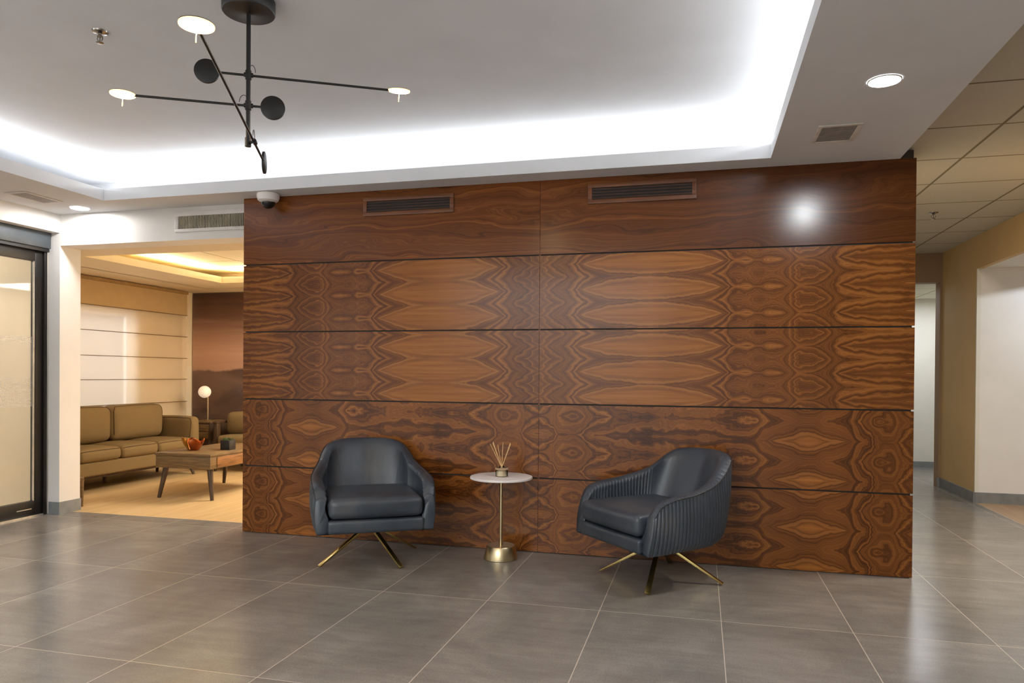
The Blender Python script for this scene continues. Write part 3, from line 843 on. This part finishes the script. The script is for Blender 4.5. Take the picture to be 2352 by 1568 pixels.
# ------------------------------------------------------------------ lounge furniture
sf = thing('sofa', 'olive brown three seat fabric sofa with its back to the sheer blind', 'sofa', (-2.72, 1.66, 0))
def sfp(name, x0, x1, y0, y1, z0, z1, r=.03, puff=(0, 0, 0), mat='fabric', par=None):
    return MB().rbox(x0 + 2.72, x1 + 2.72, y0 - 1.66, y1 - 1.66, z0, z1, r=r, n=4, puff=puff, cuts=8).build(name, M[mat], par or sf, 60)
from mathutils.bvhtree import BVHTree
def snap_piping(o, pts, r=.0045):
    me = o.data
    bv = BVHTree.FromPolygons([v.co[:] for v in me.vertices], [p.vertices[:] for p in me.polygons])
    out = []
    for a, b in zip(pts, pts[1:]):
        for k in range(8):
            q = bv.find_nearest(Vector(a).lerp(Vector(b), k / 8))
            out.append(q[0] + q[1] * .001)
    MB().tube(out, r, 6).build('piping', M['piping'], o)
sfp('base', -2.99, -2.35, .78, 2.56, .165, .30, .02)
sfp('underframe', -2.96, -2.40, .84, 2.50, .135, .168, .008, mat='stained_dark')
sfp('back_frame', -3.02, -2.88, .76, 2.58, .20, .74, .05)
for (ya, yb) in ((.87, 1.38), (1.385, 1.89), (1.895, 2.43)):
    c = sfp('seat_cushion', -2.88, -2.33, ya, yb, .30, .425, .045, (.012, 0, .02))
    snap_piping(c, [(-2.333 + 2.72, ya + .008 - 1.66, .412), (-2.322 + 2.72, (ya + yb) / 2 - 1.66, .424), (-2.333 + 2.72, yb - .008 - 1.66, .412)])
for (ya, yb) in ((.87, 1.645), (1.65, 2.40)):
    c = sfp('back_cushion', -2.90, -2.70, ya, yb, .44, .805, .07, (.035, .01, .012))
    snap_piping(c, [(-2.715 + 2.72, ya + .03 - 1.66, .50), (-2.71 + 2.72, ya + .02 - 1.66, .75), (-2.735 + 2.72, ya + .06 - 1.66, .795), (-2.73 + 2.72, (ya + yb) / 2 - 1.66, .81), (-2.735 + 2.72, yb - .06 - 1.66, .795), (-2.71 + 2.72, yb - .02 - 1.66, .75), (-2.715 + 2.72, yb - .03 - 1.66, .50)])
for (ya, yb) in ((.74, .865), (2.44, 2.58)):
    a_ = sfp('arm', -2.96, -2.36, ya, yb, .19, .655, .05, (.01, .012, .012))
    sg = 1 if ya < 1.5 else -1
    yy = (yb if sg > 0 else ya) - 1.66
    snap_piping(a_, [(-2.40 + 2.72, yy + sg * .004, .30), (-2.375 + 2.72, yy - sg * .004, .60), (-2.40 + 2.72, yy - sg * .012, .643), (-2.65 + 2.72, yy - sg * .010, .655), (-2.85 + 2.72, yy - sg * .012, .645)])
for (x, y, dx, dy) in ((-2.40, .86, .03, -.03), (-2.42, 2.46, .05, .02), (-2.86, .86, -.03, -.03), (-2.86, 2.48, -.03, .03), (-2.82, 1.66, 0, 0)):
    MB().tube([(x + 2.72, y - 1.66, .14), (x + dx + 2.72, y + dy - 1.66, 0)], [.024, .014], 14).build('leg', M['stained_dark'], sf)

ct = thing('coffee_table', 'stained wood coffee table with splayed legs in front of the olive sofa', 'coffee table', (-1.33, 1.52, 0))
MB().box(-.30, .30, -.52, .52, .40, .425).build('table_top', M['stained'], ct, bevel=.004)
MB().box(-.292, .292, -.512, .512, .287, .40).build('apron', M['stained'], ct, bevel=.003)
MB().box(.2925, .299, -.42, .42, .297, .392).build('drawer', plain('drawer_wood', (126, 84, 44), .45, 0, .22, 5, stretch=(1.2, 1.2, 16)), ct, bevel=.002)
for sx in (-1, 1):
    for sy in (-1, 1):
        MB().tube([(sx * .235, sy * .44, .29), (sx * .285, sy * .475, 0)], [.027, .016], 16).build('leg', M['stained_dark'], ct)

bw = thing('copper_bowl', 'copper bowl with a wavy cut rim and gilded edge on the coffee table', 'bowl', (-1.435, 1.285, .4255))
def bowl(r_out, r_in, name, mat, a0, a1, hf, tilt=0):
    vs, fs = [], []; n = 40; m = 8
    for k in range(n + 1):
        a = a0 + (a1 - a0) * k / n; hh = hf(k / n)
        for (ri, flip) in ((r_out, 0), (r_in, 1)):
            for i in range(m + 1):
                f = i / m
                r = ri * (.52 + .48 * math.sin(f * PI / 2))
                vs.append((r * math.cos(a), r * math.sin(a), .004 + hh * f))
    w = 2 * (m + 1)
    for k in range(n):
        for i in range(m):
            a = k * w + i; b = a + w
            fs.append((a, b, b + 1, a + 1)); a += m + 1; b += m + 1
            fs.append((a, a + 1, b + 1, b))
        a = k * w + m; b = a + w
        fs.append((a, b, b + m + 1, a + m + 1))
    return MB().add(vs, fs).build(name, mat, bw, 60)
bowl(.100, .094, 'bowl_body', M['copper'], -PI / 2 + .2, 1.5 * PI - .9, lambda f: .075 + .035 * math.sin(f * PI * 3.2 + .6) ** 2)
bowl(.104, .095, 'gilded_lobe', M['gold'], PI * 1.02, PI * 1.52, lambda f: .125 - .02 * abs(f - .5))
MB().lathe([(.001, .001), (.05, .001), (.055, .006), (.001, .008)], seg=32, cap=False).build('bowl_foot', M['copper'], bw)

pp = thing('potted_grass', 'small green grass in a square black planter on the coffee table', 'plant', (-1.155, 1.425, .4255))
MB().box(-.05, .05, -.05, .05, .0005, .092).build('planter', M['black_pot'], pp, bevel=.003)
gr = MB()
for i in range(90):
    x, y = random.uniform(-.043, .043), random.uniform(-.043, .043)
    a = random.uniform(0, 2 * PI); l = random.uniform(.014, .036); w = .003
    dx, dy = math.cos(a), math.sin(a)
    gr.add([(x - dy * w, y + dx * w, .090), (x + dy * w, y - dx * w, .090), (x + dx * l * .4, y + dy * l * .4, .090 + l)], [(0, 1, 2)])
gr.build('grass', M['leaf'], pp)

et = thing('end_table', 'square stained wood end table in the corner under the globe lamp', 'end table', (-2.665, 3.16, 0))
MB().box(-.15, .15, -.20, .20, .545, .57).build('table_top', M['stained'], et, bevel=.004)
MB().box(-.14, .14, -.19, .19, .34, .545).build('cabinet_box', M['stained_dark'], et, bevel=.003)
MB().box(-.12, .12, -.197, -.1905, .445, .53).build('drawer', M['stained'], et, bevel=.002)
MB().box(-.12, .12, -.197, -.1905, .352, .437).build('drawer', M['stained'], et, bevel=.002)
for sx in (-1, 1):
    for sy in (-1, 1): MB().tube([(sx * .11, sy * .15, .342), (sx * .13, sy * .17, 0)], [.02, .012], 12).build('leg', M['stained_dark'], et)

gl = thing('globe_lamp', 'table lamp with a white globe on a thin brass post', 'lamp', (-2.64, 3.08, .5705))
MB().lathe([(.058, .0005), (.06, .004), (.06, .010), (.012, .014)], seg=40).build('lamp_base', M['brass'], gl)
MB().tube([(0, 0, .008), (0, 0, .30)], .0075, 12).build('post', M['brass'], gl)
sp = [(.074 * math.sin(PI * i / 20) + .0006, -.074 * math.cos(PI * i / 20)) for i in range(21)]
MB().lathe(sp, c=(-.038, -.012, .355), seg=40).build('globe_shade', M['globe'], gl)

ac = thing('lounge_armchair', 'olive fabric armchair with dark wood arms half hidden behind the walnut wall', 'armchair', (-1.955, 3.02, 0))
def acp(name, x0, x1, y0, y1, z0, z1, r=.03, puff=(0, 0, 0), mat='fabric'):
    return MB().rbox(x0, x1, y0, y1, z0, z1, r=r, n=4, puff=puff, cuts=6).build(name, M[mat], ac, 60)
acp('seat_base', -.30, .30, -.26, .27, .22, .30, .02, mat='stained_dark')
acp('seat_cushion', -.295, .295, -.30, .20, .302, .425, .04, (0, .01, .018))
acp('back_cushion', -.30, .30, -.13, .10, .43, .69, .06, (0, .03, .012))
for sx in (-1, 1):
    a_ = MB()
    x = sx * .335
    a_.box(x - .03, x + .03, -.28, .28, .565, .59).box(x - .025, x + .025, -.27, -.20, .2, .566).box(x - .025, x + .025, .20, .27, .2, .566)
    a_.build('wood_arm', M['stained_dark'], ac, bevel=.005)
    for y in (-.245, .235): MB().tube([(x - sx * .01, y, .215), (x, y * 1.08, 0)], [.022, .014], 12).build('leg', M['stained_dark'], ac)

fs_ = thing('side_stool', 'low wooden stool just showing past the lounge side of the white column', 'stool', (-2.0, .468, 0), PI / 4)
MB().box(-.078, .078, -.078, .078, .225, .25).build('stool_top', M['stained'], fs_, bevel=.004)
for sx in (-1, 1):
    for sy in (-1, 1): MB().tube([(sx * .062, sy * .062, .227), (sx * .064, sy * .064, 0)], [.018, .009], 12).build('leg', M['stained'], fs_)

# ------------------------------------------------------------------ lights
COOL, NEUT, WARM = (243, 249, 252), (255, 250, 244), (255, 214, 160)
UP = (PI, 0, 0)
# cove strips lying on the soffit, hidden behind its edge
light('cove_strip_back', 'AREA', (1.28, .13, 2.545), 7.5, COOL, (PI + .06, 0, 0), shape='RECTANGLE', size=5.6, size_y=.05)
light('cove_wash_back', 'AREA', (1.28, .0, 2.56), 11, COOL, (PI + 1.0, 0, 0), shape='RECTANGLE', size=5.0, size_y=.03)
light('cove_strip_right', 'AREA', (3.90, -2.8, 2.545), 7.5, COOL, (PI - .12, 0, PI / 2), shape='RECTANGLE', size=5.8, size_y=.05)
light('cove_wash_right', 'AREA', (3.80, -2.8, 2.56), 15, COOL, (PI - 1.0, 0, PI / 2), shape='RECTANGLE', size=5.4, size_y=.03)
light('cove_strip_left', 'AREA', (-1.34, -2.8, 2.545), 7.5, COOL, (PI + .06, 0, PI / 2), shape='RECTANGLE', size=5.8, size_y=.05)
light('cove_wash_left', 'AREA', (-1.24, -2.8, 2.56), 9, COOL, (PI + 1.0, 0, PI / 2), shape='RECTANGLE', size=5.4, size_y=.03)
light('cove_strip_front', 'AREA', (1.28, -5.75, 2.54), 8, COOL, UP, shape='RECTANGLE', size=4.6, size_y=.03)
# downlights
def spot(n, x, y, z, p, col, ang=120, blend=.8, r=.06):
    light(n, 'SPOT', (x, y, z), p, col, (0, 0, 0), spot_size=math.radians(ang), spot_blend=blend, shadow_soft_size=r)
spot('lamp_right', 4.0, -1.245, H - .025, 20, COOL, 178, .12, .045)
spot('lamp_left', -1.45, -.04, H - .025, 6.5, NEUT, 178, .12, .045)
for (x, y) in ((4.0, -3.6), (4.0, -5.8), (-1.45, -2.6), (-1.45, -5.0), (1.3, -6.3)):
    spot('lamp_soffit', x, y, H - .02, 112, (228, 238, 255))
# mobile lamp discs
for (x, y, z) in ((1.958, -1.701, 2.406), (0.994, -2.23, 2.28), (1.89, -2.934, 2.127)):
    spot('lamp_mobile', x, y, z - .012, 7, WARM, 172, .4, .045)
# lounge
light('lounge_cove_left', 'AREA', (-2.2, 1.6, 2.275), 14, (255, 240, 204), (PI + .3, 0, PI / 2), shape='RECTANGLE', size=1.9, size_y=.03)
light('lounge_cove_back', 'AREA', (-.8, 2.70, 2.275), 26, (255, 240, 204), (PI + .3, 0, 0), shape='RECTANGLE', size=2.5, size_y=.03)
light('lounge_fill', 'AREA', (.2, 2.45, 2.15), 85, (255, 245, 230), (0, 0, 0), shape='RECTANGLE', size=1.2, size_y=1.2)  # added ambient fill, out of sight behind the veneered wall
light('daylight_window', 'AREA', (-4.4, 1.8, 2.0), 110, (240, 244, 255), (0, -PI / 2, 0), shape='RECTANGLE', size=3, size_y=4)
light('daylight_facade', 'AREA', (-4.6, 3.2, 3.2), 200, (246, 248, 255), (0, PI / 3, 0), shape='RECTANGLE', size=2, size_y=6)
# vestibule
light('vestibule_lamp', 'AREA', (-3.0, -1.3, 2.55), 27, (255, 250, 242), (0, 0, 0), shape='RECTANGLE', size=1.6, size_y=2)
# corridor, far room, side room
light('far_room_lamp', 'AREA', (5.8, 4.95, 2.15), 15, (240, 246, 255), (0, 0, 0), shape='RECTANGLE', size=.9, size_y=.9)
light('side_room_lamp', 'SPOT', (6.7, 2.45, 2.17), 29, (232, 242, 255), (0, 0, 0), spot_size=math.radians(157.4), spot_blend=.04, shadow_soft_size=.05)
light('side_room_fill', 'AREA', (7.6, -1.5, 2.15), 2, (255, 236, 206), (0, 0, 0), shape='RECTANGLE', size=1.0, size_y=1.0)
light('room_fill', 'AREA', (1.2, -5.9, 2.42), 160, COOL, (0, 0, 0), shape='RECTANGLE', size=3, size_y=.4)  # unseen fill added behind the camera to brighten the room

light('corridor_fill', 'AREA', (5.42, .25, RZ - .01), 38, (255, 244, 226), (0, 0, 0), shape='RECTANGLE', size=.3, size_y=.4)  # added fill just out of frame, brightens the pillar and header
w = bpy.data.worlds.new('World'); scn.world = w; w.use_nodes = True
w.node_tree.nodes['Background'].inputs[0].default_value = lin((255, 244, 230))
w.node_tree.nodes['Background'].inputs[1].default_value = 0.05

# ------------------------------------------------------------------ camera and view
cd = bpy.data.cameras.new('camera'); cam = bpy.data.objects.new('camera', cd); COL.objects.link(cam)
cam.location = (3.2486, -4.6662, 1.1691)
cam.rotation_euler = (1.5638, -0.0074, 0.2536)
cd.sensor_width = 36; cd.lens = 1669.59 / 2352 * 36
cd.shift_x = -0.0003; cd.shift_y = (871.198 - 784) / 2352
cd.clip_start = .05; cd.clip_end = 60
scn.camera = cam
scn.view_settings.view_transform = 'Standard'
scn.view_settings.look = 'None'
scn.view_settings.exposure = 0.54
scn.cycles.use_denoising = True
try: scn.cycles.denoiser = 'OPENIMAGEDENOISE'
except Exception: pass
scn.cycles.max_bounces = 10; scn.cycles.diffuse_bounces = 6; scn.cycles.transparent_max_bounces = 12
scn.cycles.sample_clamp_indirect = 6
